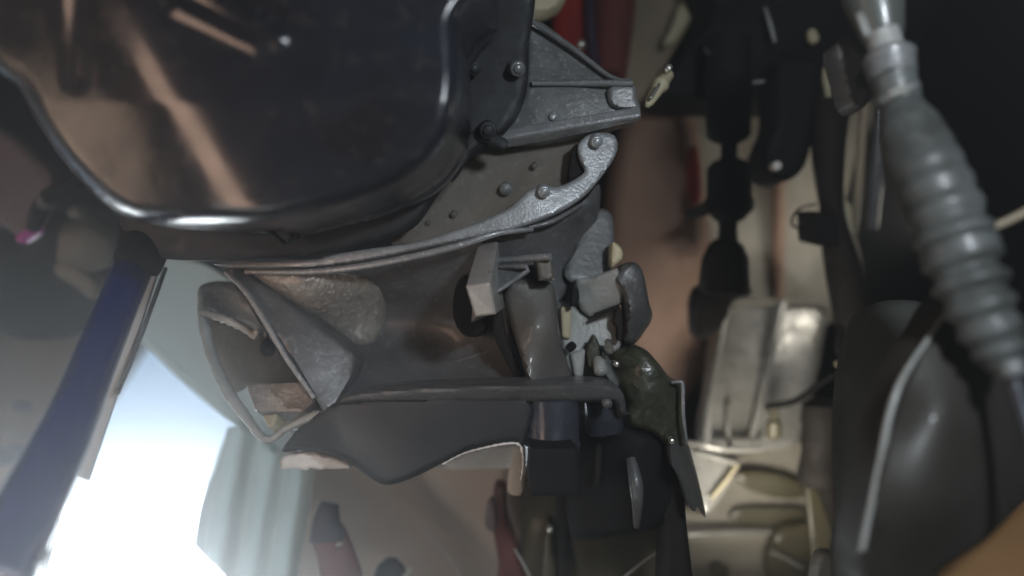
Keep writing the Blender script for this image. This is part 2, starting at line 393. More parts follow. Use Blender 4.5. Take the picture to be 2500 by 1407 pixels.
# ------------------------------------------------------------------ left side
lb = thing('subframe_rail', 'tan steel rail with a dark oval hole left of the blue tube', 'rail', P(40, 1300, 1.0))
relief('rail', [(-60, 700), (60, 690), (190, 760), (260, 800), (200, 1000), (120, 1150), (60, 1080), (-60, 1020)], [(-50, 700, 1.10), (230, 790, 1.02), (-50, 1000, .98), (100, 1120, .96), (80, 900, 1.0)], 'tan_steel', lb, thick=.03, bevel=14, step=16)
relief('hole_plug', [(28, 990), (40, 982), (65, 984), (82, 996), (70, 1006), (40, 1004)], .975, 'hole_shadow_dark', lb, thick=.006, bevel=4, step=6)
ob = relief('wooden_board', [(-60, 1030), (30, 1080), (100, 1130), (40, 1300), (-60, 1420)], 1.05, 'orange_board', None, thick=.02, bevel=8, step=18, smooth=False)
tag(ob, 'orange wooden board at the far left under the tan rail', 'board')
st = relief('rubber_strap', [(-30, 1098), (30, 1088), (52, 1100), (40, 1130), (-30, 1135)], 1.03, 'olive_plastic', None, thick=.01, bevel=6, step=9)
tag(st, 'dark olive strap lying across the orange board', 'strap')
dk = thing('shield_plate', 'dark grey splash shield left of the blue tube top', 'shield', P(120, 800, .95))
relief('plate', [(-60, 560), (60, 600), (140, 520), (300, 560), (290, 700), (220, 800), (60, 830), (-60, 760)], [(-60, 600, .98), (290, 560, .90), (200, 800, .95), (0, 800, 1.0)], 'rubber_brown', dk, thick=.02, bevel=20, step=18)
nt_ = thing('hex_connector', 'grey hexagonal plastic connector above the blue tube', 'connector', P(205, 700, .80))
lathe('body', (205, 612, .80), (232, 560, .92), [(0, 50), (.04, 66), (.6, 70), (1, 66)], 'grey_plastic', nt_, segs=6)
relief('neck', [(140, 640), (165, 640), (235, 690), (225, 730), (190, 705), (135, 668)], .80, 'grey_plastic', nt_, thick=.02, bevel=8, step=9)
relief('tab', [(160, 520), (178, 502), (195, 520), (175, 532)], .78, 'grey_plastic', nt_, thick=.012, bevel=5, step=7)
mv = thing('plastic_cover', 'mauve plastic cover with a magenta tab at the left edge', 'cover', P(60, 590, .80))
relief('cover', [(-70, 300), (20, 330), (70, 370), (128, 440), (100, 520), (60, 575), (20, 560), (-70, 480)], [(-60, 320, .86), (120, 440, .78), (60, 570, .80), (-60, 480, .86)], 'mauve_plastic', mv, thick=.02, bevel=18, step=13)
relief('tab', [(38, 582), (50, 568), (84, 552), (94, 562), (62, 588), (50, 594)], .775, 'magenta_plastic', mv, thick=.012, bevel=5, step=5)
hz = thing('vent_hose', 'dark curved vent hose crossing the mauve cover', 'hose', P(90, 560, .76))
tube('hose', [(80, 560, .77, 15), (100, 505, .76, 20), (140, 470, .745, 22), (190, 440, .74, 22), (215, 420, .75, 22)], 20, 'rubber', hz)
tube('clamp', [(112, 492, .755, 24), (124, 482, .75, 24)], 24, 'alloy_dark', hz, step=4)

bt = thing('blue_tube', 'long dark blue ribbed metal tube slanting past the daylight', 'tube', P(20, 1500, .40))
tube('tube', [(338, 630, .575, 44), (252, 830, .52, 48), (185, 1000, .47, 56), (108, 1165, .43, 70), (20, 1340, .39, 86), (-40, 1460, .36, 98)], 60, 'blue_paint', bt, segs=40, step=5,
     rfun=lambda t: 1+.010*np.sign(np.sin(t*150*math.pi))*(t < .62))
tube('collar', [(368, 545, .60, 40), (356, 590, .588, 56), (338, 640, .572, 56), (333, 652, .57, 52)], 55, 'rubber', bt, segs=28, step=8)
tube('pinch_weld', [(120, 1340, .385, 10), (80, 1400, .375, 12)], 8, 'chrome', bt, segs=8, flat=.5)
ts = thing('edge_strip', 'flat pale grey strip running along the right of the blue tube', 'strip', P(210, 1170, .5))
slab('strip', [(372, 655, .62), (388, 660, .62), (216, 1172, .52), (186, 1162, .52)], .004, 'hazy_panel', ts)
tube('edge_roll', [(404, 655, .618, 5), (340, 830, .575, 6), (285, 960, .545, 7)], 5, 'alloy_grey', ts, segs=10, curve=True)

# hazy grey panel and translucent liner by the daylight
hp = thing('wheel_arch', 'pale grey wheel arch panel above the white daylight', 'wheel arch', P(500, 1100, .85))
relief('panel', [(385, 640), (520, 660), (640, 780), (700, 960), (700, 1120), (600, 1040), (480, 950), (360, 835), (345, 800)], [(400, 660, .84), (520, 680, .80), (700, 1100, .78), (360, 830, .88), (560, 900, .80)], 'liner_plastic', hp, thick=.006, bevel=6, step=14)
tube('rolled_edge', [(350, 828, .872, 8), (440, 915, .84, 9), (540, 1000, .81, 10), (610, 1050, .79, 10), (700, 1130, .775, 9)], 9, 'liner_plastic', hp, segs=12)
ln = thing('arch_liner', 'pleated translucent plastic liner glowing right of the daylight', 'liner', P(620, 1450, .75))
def ldep(x, y):
    s = x-(y-1050)*-.16
    return .80+.010*np.sin(s/13.0)+.008*np.sin(s/29.0+1)+(x-560)*-.00025
relief('liner', [(556, 1045), (610, 1035), (700, 1115), (770, 1120), (755, 1250), (712, 1480), (560, 1480), (545, 1405), (470, 1330), (486, 1240), (530, 1120)], ldep, 'liner_plastic', ln, thick=.003, bevel=0, step=9, smooth=False)
# twigs outside
lf = []
tw = thing('leafy_twig', 'sunlit leafy twig outside at the bottom of the daylight gap', 'twig', P(510, 1440, 1.9))
tube('stem', [(520, 1480, 1.9), (508, 1400, 1.9), (490, 1340, 1.9)], 3, 'rubber_brown', tw, segs=6)
for k in range(70):
    a = random.uniform(0, 6.28); cx = 508+random.gauss(0, 26); cy = 1395+random.gauss(0, 32); dd = 1.9+random.uniform(-.05, .05); r = random.uniform(7, 13)
    pts = [P(cx+r*math.cos(a), cy+r*math.sin(a), dd), P(cx+.45*r*math.cos(a+1.5), cy+.45*r*math.sin(a+1.5), dd-.006),
           P(cx-r*math.cos(a), cy-r*math.sin(a), dd), P(cx-.45*r*math.cos(a+1.5), cy-.45*r*math.sin(a+1.5), dd-.006)]
    lf.append(pts)
V = [v for p in lf for v in p]
o = link('foliage', V, [(4*i, 4*i+1, 4*i+2, 4*i+3) for i in range(len(lf))], 'leaf', tw, smooth=False); o['kind'] = 'stuff'

# ================================================================== OIL PAN
op = thing('oil_pan', 'large glossy black oil pan with pressed ribs at upper left', 'oil pan', P(560, 560, .45))
def capsule(x, y, x0, y0, x1, y1, r):
    ab = np.array([x1-x0, y1-y0], float); t = np.clip(((x-x0)*ab[0]+(y-y0)*ab[1])/(ab@ab), 0, 1)
    d = np.hypot(x-x0-t*ab[0], y-y0-t*ab[1]); u = np.clip(1-d/r, 0, 1); return u*u*(3-2*u)
def pandep(x, y):
    xc = 300+(y-100)*(230/430.0); s = x-xc
    a = -.00018*s; b = .00001*s; k = .011
    D = .415+np.logaddexp(a/k, b/k)*k
    D += .00009*np.maximum(0, y-250)*.4
    D -= .0035*capsule(x, y, 430, -60, 676, 94, 40)
    D -= .003*capsule(x, y, 440, 20, 630, 112, 34)
    D += .004*capsule(x, y, 190, -60, 188, 190, 46)
    return D
relief('pan', [(-120, -120), (-120, 60), (-30, 160), (40, 215), (90, 300), (160, 400), (245, 490), (320, 536), (400, 548), (620, 550), (720, 532), (860, 496), (980, 448), (1060, 390), (1110, 310), (1130, 200), (1125, 60), (1120, -120)],
       pandep, 'black_paint', op, thick=.10, bevel=46, bd=.030, step=12)
relief('flange', [(980, -120), (1286, -120), (1290, 120), (1286, 215), (1255, 290), (1195, 350), (1120, 400), (1060, 480), (1000, 556), (880, 596), (750, 622), (560, 634), (400, 632), (340, 600), (300, 520), (500, 400), (900, 200)],
       [(1250, 0, .575), (1270, 200, .575), (1100, 420, .575), (950, 580, .575), (600, 630, .57), (350, 590, .57), (900, 200, .575), (500, 420, .57)], 'black_flange', op, thick=.014, bevel=10, step=14)
relief('gasket', [(1120, 330), (1210, 330), (1240, 345), (1230, 365), (1170, 352), (1100, 440)], .572, 'black_flange', op, thick=.012, bevel=5, step=8)
bolt(1264, 168, .562, 14, 'alloy_dark', op, tilt=(.2, -.35)); bolt(1158, 168, .562, 13, 'black_flange', op, tilt=(.2, -.35))
bolt(1192, 318, .562, 16, 'black_flange', op, tilt=(.1, -.3))
bolt(702, 572, .548, 20, 'black_flange', op, 'drain_plug', tilt=(-.1, -.5))
tube('rim_bead', [(640, 556, .50, 8), (668, 572, .512, 7), (690, 592, .53, 7)], 8, 'black_flange', op, segs=10)

# ================================================================== TRANSMISSION
tr = thing('transmission', 'grey cast alloy transmission housing with ribs and bolted flange', 'transmission', P(1050, 1180, .60))
HC = [(580, 660, .615), (800, 660, .605), (1000, 630, .605), (1200, 590, .605), (1330, 550, .612), (1440, 500, .625), (1500, 440, .65), (1490, 590, .68), (900, 780, .665), (740, 760, .625), (1050, 740, .655), (1100, 880, .650), (1250, 760, .635), (1340, 800, .625), (1380, 930, .61), (1000, 960, .60), (820, 980, .59), (680, 830, .62)]
relief('housing', [(560, 655), (800, 652), (1000, 622), (1200, 580), (1330, 540), (1420, 495), (1462, 450), (1462, 520), (1430, 620), (1390, 690), (1372, 800), (1396, 920), (1396, 975), (1100, 985), (820, 1000), (760, 950), (680, 830), (600, 710)],
       HC,
       'alloy_dark', tr, thick=.05, bevel=10, step=13)
relief('inspection_cover', [(1165, 372), (1250, 360), (1400, 330), (1430, 340), (1430, 440), (1340, 480), (1220, 540), (1060, 590), (960, 600), (980, 560), (1060, 480), (1110, 420)],
       [(1170, 380, .635), (1420, 340, .63), (1400, 440, .625), (1000, 590, .62), (1200, 470, .632)], 'alloy_brown', tr, thick=.02, bevel=8, step=10)
for k in ((1235, 462, 11), (1305, 405, 5), (1108, 524, 6), (1045, 545, 5)): bolt(k[0], k[1], .624, k[2], 'alloy_brown' if k[2] < 10 else 'alloy_grey', tr, 'rivet', tilt=(0, -.3))
fl = relief('flange', [(540, 640), (760, 634), (800, 624), (900, 608), (1010, 592), (1130, 556), (1230, 515), (1270, 485), (1296, 462), (1326, 455), (1360, 456), (1400, 440), (1428, 418), (1420, 396), (1412, 372), (1414, 350), (1440, 328), (1490, 326), (1508, 350), (1500, 385), (1470, 430), (1430, 475), (1370, 515), (1290, 548), (1200, 572), (1080, 596), (960, 622), (860, 640), (760, 652), (640, 656), (545, 652)],
       [(560, 648, .60), (800, 640, .590), (1000, 605, .585), (1200, 545, .585), (1330, 480, .588), (1440, 440, .595), (1460, 340, .60)], 'alloy_bright', tr, thick=.02, bevel=6, step=6)
bolt(1328, 468, .582, 11, 'alloy_bright', fl, tilt=(.1, -.3)); bolt(1457, 346, .592, 11, 'alloy_bright', fl, tilt=(.1, -.3))
relief('flange_recess', [(1398, 360), (1414, 356), (1420, 392), (1436, 410), (1424, 428), (1392, 440), (1388, 420)], .606, 'hole_shadow_dark', tr, thick=.012, bevel=4, step=7)
tube('ridge', [(600, 664, .60, 7), (760, 664, .592, 8), (900, 648, .585, 9), (1040, 620, .58, 9), (1130, 597, .58, 9), (1215, 570, .583, 8), (1300, 560, .595, 6)], 8, 'alloy', tr, segs=14)
tube('ridge', [(1290, 556, .597, 6), (1350, 540, .60, 7), (1420, 500, .61, 6)], 6, 'alloy_dark', tr, segs=12)
relief('upper_web', [(1288, 40), (1330, 60), (1420, 125), (1490, 186), (1512, 196), (1540, 188), (1548, 220), (1562, 285), (1480, 310), (1330, 340), (1210, 348), (1240, 300), (1280, 240), (1290, 140)],
       [(1290, 60, .62), (1420, 130, .615), (1540, 190, .605), (1560, 280, .60), (1230, 340, .612), (1300, 210, .606), (1400, 200, .602)], 'alloy_grey', tr, thick=.03, bevel=7, step=8, smooth=False)
tube('web_rib', [(1292, 50, .612, 8), (1400, 120, .606, 7), (1490, 188, .598, 6), (1540, 200, .592, 6)], 7, 'alloy_grey', tr, segs=12)
tube('web_rib', [(1300, 204, .602, 7), (1420, 203, .597, 8), (1545, 204, .590, 8)], 7, 'alloy_grey', tr, segs=12)
relief('web_lug', [(1490, 212), (1545, 205), (1556, 240), (1560, 270), (1500, 262), (1485, 238)], .592, 'alloy_grey', tr, thick=.02, bevel=8, step=7)
slab('lower_ledge', [(1205, 345, .600), (1390, 312, .588), (1566, 284, .580), (1566, 296, .590), (1395, 336, .604), (1238, 364, .612)], .010, 'alloy', tr)
relief('web_boss', [(1340, 280), (1352, 272), (1362, 282), (1352, 296), (1342, 292)], .598, 'alloy', tr, thick=.01, bevel=4, step=5)
# cast boss, its warm light put into the tan; dark web on the left
HF = tps(HC)
relief('lit_boss', [(586, 655), (760, 655), (900, 676), (945, 730), (935, 810), (880, 846), (740, 772), (650, 716)], lambda x, y: HF(x, y)-.007-.010*capsule(x, y, 700, 700, 850, 770, 130), 'alloy_tan', tr, thick=.03, bevel=60, bd=.016, step=6, rough=.0004, wavy=.0006)
relief('side_web', [(566, 668), (596, 662), (640, 692), (740, 768), (850, 846), (870, 890), (840, 960), (800, 1010), (765, 965), (700, 862), (630, 752)],
       [(580, 668, .600), (740, 770, .592), (860, 880, .590), (790, 990, .572), (690, 830, .578)], 'alloy_dark', tr, thick=.03, bevel=9, step=9)
tube('web_edge', [(552, 664, .594, 6), (600, 712, .586, 7), (650, 790, .580, 8), (700, 874, .575, 7), (768, 972, .570, 6)], 7, 'alloy', tr, segs=12)
# lug block, T rib and leg
poly('lug', [(1136, 699, .524), (1196, 691, .522), (1212, 768, .530), (1160, 774, .534), (1168, 594, .602), (1216, 588, .602), (1236, 750, .622), (1150, 790, .622)],
     [(0, 1, 2, 3), (4, 5, 1, 0), (1, 5, 6, 2), (3, 2, 6, 7), (4, 0, 3, 7), (5, 4, 7, 6)], 'lug_lit', tr)
tube('rib', [(1218, 636, .592, 8), (1280, 632, .578, 9), (1344, 627, .565, 9)], 8, 'alloy', tr, segs=14, step=6)
relief('rib_face', [(1306, 632), (1346, 628), (1354, 684), (1316, 686)], .572, 'alloy_brown', tr, thick=.04, bevel=6, step=7, smooth=False)
relief('gusset', [(1208, 648), (1288, 654), (1284, 666), (1210, 716)], [(1210, 650, .585), (1288, 658, .564), (1210, 712, .575)], 'alloy_grey', tr, thick=.04, bevel=4, step=6, smooth=False)
tube('gusset_edge', [(1218, 652, .582, 5), (1286, 652, .559, 6), (1290, 660, .558, 6), (1250, 688, .562, 6), (1212, 714, .565, 5)], 5, 'alloy', tr, segs=10, curve=False)
relief('leg', [(1226, 690), (1256, 680), (1320, 684), (1352, 700), (1362, 780), (1376, 860), (1396, 935), (1340, 940), (1294, 934), (1268, 860), (1244, 780)],
       [(1240, 690, .595), (1350, 700, .60), (1300, 800, .582), (1240, 800, .60), (1380, 900, .60), (1290, 930, .575)], 'leg_grey', tr, thick=.06, bevel=12, bd=.006, step=9)
relief('side_shadow', [(1205, 770), (1222, 756), (1238, 830), (1262, 890), (1276, 925), (1256, 920), (1226, 868), (1206, 820)], .602, 'hole_shadow_dark', tr, thick=.02, bevel=4, step=8)  # shadow cast below the lug, built as a dark piece
relief('oval_shadow', [(1106, 740), (1116, 692), (1140, 676), (1166, 760), (1190, 796), (1168, 822), (1132, 818), (1110, 786)], .622, 'hole_shadow_dark', tr, thick=.02, bevel=6, step=8)  # shadow cast left of the lug, built as a dark piece
tube('casting_seam', [(900, 905, .652, 5), (1010, 892, .650, 6), (1120, 880, .648, 6), (1216, 850, .640, 5)], 5, 'alloy_dark', tr, segs=10)
relief('pad', [(985, 890), (1020, 886), (1034, 918), (1000, 932), (982, 916)], .643, 'alloy_grey', tr, thick=.02, bevel=8, step=7)
# shelf and lower bowl
relief('shelf', [(800, 1000), (850, 962), (1000, 946), (1200, 938), (1400, 934), (1488, 938), (1520, 960), (1528, 1010), (1508, 1020), (1496, 985), (1400, 984), (1200, 984), (1000, 986), (860, 1000), (810, 1022)],
       [(810, 1005, .578), (1000, 965, .556), (1400, 958, .552), (1510, 970, .565), (1520, 1010, .575)], 'alloy_dark', tr, thick=.04, bevel=14, bd=.012, step=7)
relief('bowl', [(800, 992), (740, 1036), (692, 1092), (694, 1104), (760, 1100), (842, 1124), (900, 1164), (944, 1184), (1010, 1166), (1090, 1126), (1150, 1098), (1220, 1083), (1262, 1081), (1280, 1086), (1282, 970), (1000, 972), (850, 980)],
       [(700, 1105, .60), (800, 1010, .568), (950, 985, .560), (1270, 975, .556), (1270, 1080, .562), (1150, 1095, .562), (945, 1180, .566), (830, 1110, .570), (1000, 1080, .560)], 'bowl_dark', tr, thick=.05, bevel=12, bd=.008, step=9)
# left bracket loop
br = thing('mount_bracket', 'rough cast bracket loop framing a tan block above the liner', 'bracket', P(650, 1080, .62))
tube('loop', [(492, 742, .64, 9), (500, 800, .63, 13), (522, 880, .62, 13), (560, 960, .61, 14), (606, 1024, .60, 12), (652, 1074, .592, 9), (700, 1046, .59, 10), (760, 1018, .585, 12), (800, 1010, .58, 12)], 18, 'pale_alloy', br, segs=16, step=7,
     rfun=lambda t: 1+.05*np.sin(t*61)+.05*np.sin(t*140+1))
tube('top_edge', [(490, 760, .632, 9), (545, 778, .62, 10), (595, 802, .612, 9), (628, 826, .607, 8)], 9, 'pale_alloy', br, segs=12, step=6, rfun=lambda t: 1+.2*np.sin(t*50))
relief('web', [(488, 700), (560, 690), (610, 740), (650, 820), (610, 800), (540, 776), (492, 764)], .65, 'alloy_grey', br, thick=.01, bevel=6, step=10)
relief('inner_plate', [(505, 780), (600, 800), (660, 830), (700, 890), (735, 940), (600, 945), (575, 960), (530, 880)], .66, 'alloy_brown', br, thick=.01, bevel=6, step=10)
slab('tan_block', [(596, 934, .625), (728, 932, .62), (772, 978, .615), (738, 1006, .61), (622, 1004, .612)], .03, 'alloy_tan', br)
slab('lower_block', [(636, 1012, .615), (676, 1008, .612), (672, 1034, .608), (656, 1046, .606)], .02, 'cream_plastic', br)
bolt(655, 852, .63, 14, 'rubber', br, tilt=(.3, -.2)); bolt(626, 812, .602, 6, 'alloy_tan', br, 'stud')

# ================================================================== STARTER, MOUNT, RESERVOIR
sm = thing('starter_motor', 'dark glossy starter motor cylinder below the alloy shelf', 'starter motor', P(1345, 1190, .57))
lathe('barrel', (1348, 968, .575), (1348, 1140, .575), [(0, 60), (.03, 66), (.62, 66), (.66, 69), (.69, 69), (.72, 66), (.97, 66), (1, 64)], 'starter_metal', sm, segs=48)
relief('end_cap', [(1292, 1092), (1400, 1092), (1416, 1110), (1416, 1210), (1300, 1212), (1288, 1180)], .528, 'rubber', sm, thick=.08, bevel=10, step=9, smooth=False)
lathe('solenoid', (1470, 972, .60), (1478, 1060, .60), [(0, 40), (.06, 46), (.9, 46), (1, 38)], 'starter_metal', sm, segs=32)
bolt(1482, 985, .565, 9, 'alloy_dark', sm, tilt=(.1, -.4))
rm = thing('rubber_mount', 'black rubber mount with a long leg right of the starter', 'mount', P(1640, 1450, .60))
relief('block', [(1296, 1080), (1330, 1130), (1410, 1060), (1450, 1030), (1530, 1036), (1600, 1062), (1650, 1110), (1664, 1180), (1630, 1260), (1600, 1290), (1520, 1306), (1400, 1312), (1385, 1200), (1320, 1170)],
       [(1310, 1120, .64), (1450, 1040, .61), (1560, 1060, .605), (1650, 1150, .61), (1420, 1280, .63), (1560, 1180, .585), (1440, 1150, .63)], 'rubber', rm, thick=.05, bevel=22, bd=.02, step=12)
relief('leg', [(1612, 1180), (1660, 1170), (1676, 1280), (1690, 1480), (1622, 1480), (1620, 1320)], .60, 'rubber_brown', rm, thick=.03, bevel=12, step=12)
tube('rib', [(1540, 1120, .590, 12), (1552, 1180, .580, 17), (1556, 1230, .582, 14), (1554, 1284, .60, 8)], 14, 'alloy_dark', rm, segs=14)  # dim highlight on the mount built as a grey rib
tube('rib', [(1462, 1080, .612, 8), (1460, 1140, .61, 9), (1456, 1180, .615, 7)], 8, 'rubber_brown', rm, segs=12)
rs = thing('reservoir', 'olive plastic reservoir behind the black rubber mount', 'reservoir', P(1450, 1480, .76))
relief('tank', [(1284, 1120), (1340, 1140), (1400, 1150), (1600, 1180), (1640, 1250), (1640, 1480), (1282, 1480), (1276, 1300)], [(1284, 1140, .78), (1400, 1300, .72), (1620, 1240, .76), (1640, 1470, .74), (1290, 1470, .75)], 'olive_plastic', rs, thick=.06, bevel=20, step=16)
relief('rib', [(1330, 1300), (1350, 1300), (1356, 1480), (1320, 1480)], .708, 'olive_plastic', rs, thick=.03, bevel=8, step=9)
relief('rib', [(1362, 1200), (1384, 1200), (1392, 1480), (1364, 1480)], .71, 'rubber_brown', rs, thick=.03, bevel=8, step=9)
bolt(1343, 1294, .70, 6, 'chrome', rs, 'stud')  # glint on the tank built as a chrome bolt head
wr = tube('wire_stay', [(1256, 1340, .70), (1275, 1372, .70), (1305, 1430, .70)], 4, 'pale_alloy', None, segs=8); tag(wr, 'short pale wire stay left of the olive reservoir', 'wire')
wr = tube('wire_stay', [(1512, 1420, .69), (1560, 1380, .69), (1624, 1334, .69)], 3.2, 'pale_alloy', None, segs=8); tag(wr, 'thin pale wire stay slanting across the olive reservoir', 'wire')

# ================================================================== CAST BRACKET AND OILY FITTING
cb = thing('cast_bracket', 'pale grey cast bracket with slots beside the brown shade', 'bracket', P(1450, 930, .62))
relief('column', [(1440, 520), (1490, 520), (1500, 600), (1492, 650), (1470, 680), (1400, 690), (1378, 660), (1408, 600)], [(1440, 530, .65), (1490, 640, .64), (1390, 680, .63)], 'alloy_grey', cb, thick=.03, bevel=9, step=9)
relief('block', [(1408, 682), (1440, 678), (1508, 655), (1526, 700), (1520, 742), (1470, 760), (1440, 775), (1420, 760), (1402, 720)], [(1410, 690, .615), (1510, 660, .605), (1520, 740, .612), (1440, 770, .62)], 'pale_alloy', cb, thick=.05, bevel=7, step=7, smooth=False)
relief('foot', [(1362, 740), (1400, 745), (1440, 775), (1480, 764), (1508, 750), (1520, 800), (1512, 850), (1480, 862), (1440, 840), (1424, 850), (1418, 920), (1400, 925), (1380, 880), (1366, 810)], [(1370, 750, .63), (1500, 760, .625), (1500, 850, .62), (1410, 920, .615)], 'pale_alloy', cb, thick=.03, bevel=8, step=7)
relief('slot', [(1398, 706), (1410, 702), (1414, 730), (1404, 748), (1395, 744)], .602, 'hole_shadow_dark', cb, thick=.02, bevel=4, step=5)
slab('slot_line', [(1448, 768, .604), (1512, 745, .600), (1514, 752, .600), (1452, 776, .604)], .01, 'hole_shadow_dark', cb)
slab('tooth', [(1368, 748, .618), (1396, 750, .618), (1394, 830, .618), (1372, 826, .618)], .012, 'cream_plastic', cb)
slab('tooth', [(1392, 862, .612), (1430, 850, .612), (1424, 922, .61), (1402, 922, .61)], .014, 'pale_alloy', cb)
relief('slot', [(1386, 845), (1400, 836), (1408, 846), (1396, 860), (1388, 858)], .608, 'hole_shadow_dark', cb, thick=.015, bevel=4, step=5)
relief('slot', [(1442, 830), (1452, 818), (1466, 850), (1470, 890), (1440, 900), (1432, 860)], .612, 'oily_green', cb, thick=.02, bevel=5, step=6)
relief('slot', [(1502, 758), (1514, 750), (1520, 790), (1518, 830), (1508, 830), (1506, 800), (1498, 790)], .606, 'rubber_brown', cb, thick=.01, bevel=4, step=6)
bolt(1466, 905, .60, 12, 'pale_alloy', cb, 'stud', tilt=(0, -.7)); bolt(1489, 855, .595, 7, 'chrome', cb, 'stud', tilt=(0, -.6))
relief('cap', [(1500, 684), (1518, 650), (1548, 640), (1570, 666), (1584, 735), (1592, 775), (1572, 812), (1546, 842), (1524, 832), (1530, 770), (1522, 712)], [(1510, 680, .60), (1550, 650, .603), (1585, 770, .612), (1545, 760, .592), (1540, 830, .61)], 'alloy_dark', cb, thick=.03, bevel=14, bd=.012, step=8)
relief('spacer', [(1494, 600), (1500, 592), (1518, 608), (1520, 630), (1502, 648), (1492, 650)], .615, 'cream_plastic', cb, thick=.02, bevel=6, step=6)
gf = thing('oily_union', 'green oily hydraulic union below the pale cast bracket', 'fitting', P(1580, 1100, .62))
relief('body', [(1486, 870), (1520, 846), (1570, 850), (1610, 890), (1640, 930), (1664, 940), (1664, 1020), (1670, 1090), (1640, 1100), (1590, 1060), (1530, 1040), (1526, 980), (1500, 930)],
       [(1490, 880, .62), (1550, 880, .598), (1650, 950, .605), (1660, 1080, .61), (1560, 1020, .60), (1600, 960, .592)], 'oily_green', gf, thick=.05, bevel=16, bd=.014, step=8, rough=.0006)
lathe('nut', (1536, 900, .60), (1552, 868, .615), [(0, 20), (.1, 32), (.9, 34), (1, 28)], 'oily_green', gf, segs=6)
tube('wire', [(1640, 934, .596, 4), (1662, 932, .594, 5), (1667, 945, .594, 5), (1668, 1010, .594, 5), (1676, 1080, .60, 4)], 5, 'alloy', gf, segs=10)
relief('blade', [(1640, 1080), (1676, 1080), (1694, 1130), (1716, 1220), (1722, 1264), (1704, 1232), (1698, 1248), (1684, 1240), (1660, 1170), (1640, 1130)], [(1650, 1090, .60), (1720, 1260, .61), (1680, 1180, .597)], 'alloy_dark', gf, thick=.012, bevel=6, step=7)
for k in ((1505, 890), (1640, 1078)): bolt(k[0], k[1], .588, 5, 'chrome', gf, 'stud')

# ================================================================== UPPER MIDDLE: hoses
def hose(label, pts, r, m, name='hose', cat='hose', **k):
    o = tube(name, pts, r, m, None, **k); tag(o, label, cat); return o
hose('bright red hose left of the violet cable at the top', [(1390, -80, .92, 48), (1396, 40, .90, 48), (1406, 180, .88, 44)], 38, 'red_rubber', segs=20)
hose('darker red hose right of the violet cable at the top', [(1504, -80, .96, 54), (1496, 60, .94, 50), (1488, 190, .92, 40)], 38, 'dark_red', segs=20)
hose('thin violet cable between the two red hoses', [(1438, -80, .87, 12), (1442, 60, .86, 13), (1456, 190, .84, 14)], 12, 'violet_cable', name='cable', cat='cable', segs=12)
yc = thing('cream_clip', 'cream plastic clip at the top above the alloy web', 'clip', P(1330, 30, .70))
relief('clip', [(1284, -60), (1390, -60), (1376, 0), (1350, 24), (1316, 34), (1294, 16)], .70, 'cream_plastic', yc, thick=.02, bevel=12, step=9)
bh = thing('brown_bracket', 'brown painted bracket behind the red hoses', 'bracket', P(1580, 240, .98))
relief('plate', [(1520, -60), (1720, -60), (1690, 40), (1640, 130), (1600, 200), (1560, 250), (1500, 230), (1490, 120)], [(1520, 0, 1.0), (1700, 0, .96), (1560, 240, .97)], 'tan_steel', bh, thick=.02, bevel=14, step=14)
relief('tongue', [(1660, 10), (1690, 14), (1684, 50), (1650, 100), (1618, 108), (1640, 60)], .93, 'cream_plastic', bh, thick=.012, bevel=8, step=8)
bolt(1420, 108, .80, 7, 'chrome', bh, 'stud')
sp = thing('brass_plug', 'pale brass terminal plug right of the alloy web corner', 'plug', P(1590, 250, .64))
lathe('barrel', (1632, 178, .66), (1580, 258, .64), [(0, 8), (.05, 16), (.3, 17), (.34, 20), (.42, 20), (.46, 15), (.9, 11), (1, 6)], 'cream_plastic', sp, segs=20)
tube('pin', [(1610, 205, .635, 4), (1590, 240, .63, 5)], 4, 'chrome', sp, segs=8)
bolt(1633, 166, .64, 6, 'chrome', sp, 'stud')

# ================================================================== RIGHT: crossmember and hanging bushings
xm = thing('crossmember', 'dark crossmember across the top carrying the bushings', 'crossmember', P(1900, 260, .84))
relief('beam', [(1740, -80), (1730, 30), (1650, 140), (1606, 210), (1600, 248), (1800, 258), (1990, 256), (2080, 262), (2140, 240), (2230, 120), (2290, -80)], [(1620, 230, .86), (1740, 0, .84), (1990, 250, .86), (2250, 0, .84), (1900, 100, .82)], 'rubber', xm, thick=.06, bevel=24, bd=.02, step=16)
tube('rim', [(1720, 120, .80, 4), (1760, 150, .79, 4), (1820, 140, .795, 4)], 4, 'alloy_dark', xm, segs=8)
slab('tag_plate', [(1838, 196, .80), (1868, 194, .80), (1868, 202, .80), (1838, 205, .80)], .004, 'pale_alloy', xm)
slab('paint_patch', [(2004, 168, .80), (2036, 166, .80), (2032, 230, .81), (2026, 292, .82)], .004, 'cream_plastic', xm)
relief('dab', [(1976, 72), (1992, 74), (2000, 98), (1984, 104), (1974, 92)], .80, 'cream_plastic', xm, thick=.006, bevel=4, step=6)
tube('streak', [(1868, 20, .805, 4), (1880, 60, .80, 6), (1892, 104, .80, 4)], 5, 'pale_alloy', xm, segs=8)
s1 = thing('sway_link', 'dark link of stacked round bushings hanging before the beige panel', 'link', P(1775, 720, .80))
lathe('upper_bushing', (1778, 90, .80), (1778, 352, .80), [(0, 52), (.8, 54), (.93, 52), (.97, 40), (1, 20)], 'rubber', s1, flat=.9)
lathe('stem', (1780, 345, .80), (1776, 610, .80), [(0, 20), (.5, 19), (.7, 26), (.8, 22), (1, 26)], 'rubber', s1, segs=20)
lathe('middle_bushing', (1780, 388, .80), (1780, 540, .80), [(0, 24), (.05, 40), (.16, 53), (.6, 54), (.68, 60), (.82, 58), (.9, 46), (1, 30)], 'rubber', s1, flat=.9)
lathe('lower_bushing', (1772, 585, .80), (1766, 722, .80), [(0, 26), (.12, 44), (.35, 56), (.8, 61), (.95, 58), (1, 40)], 'rubber_brown', s1, flat=.9)
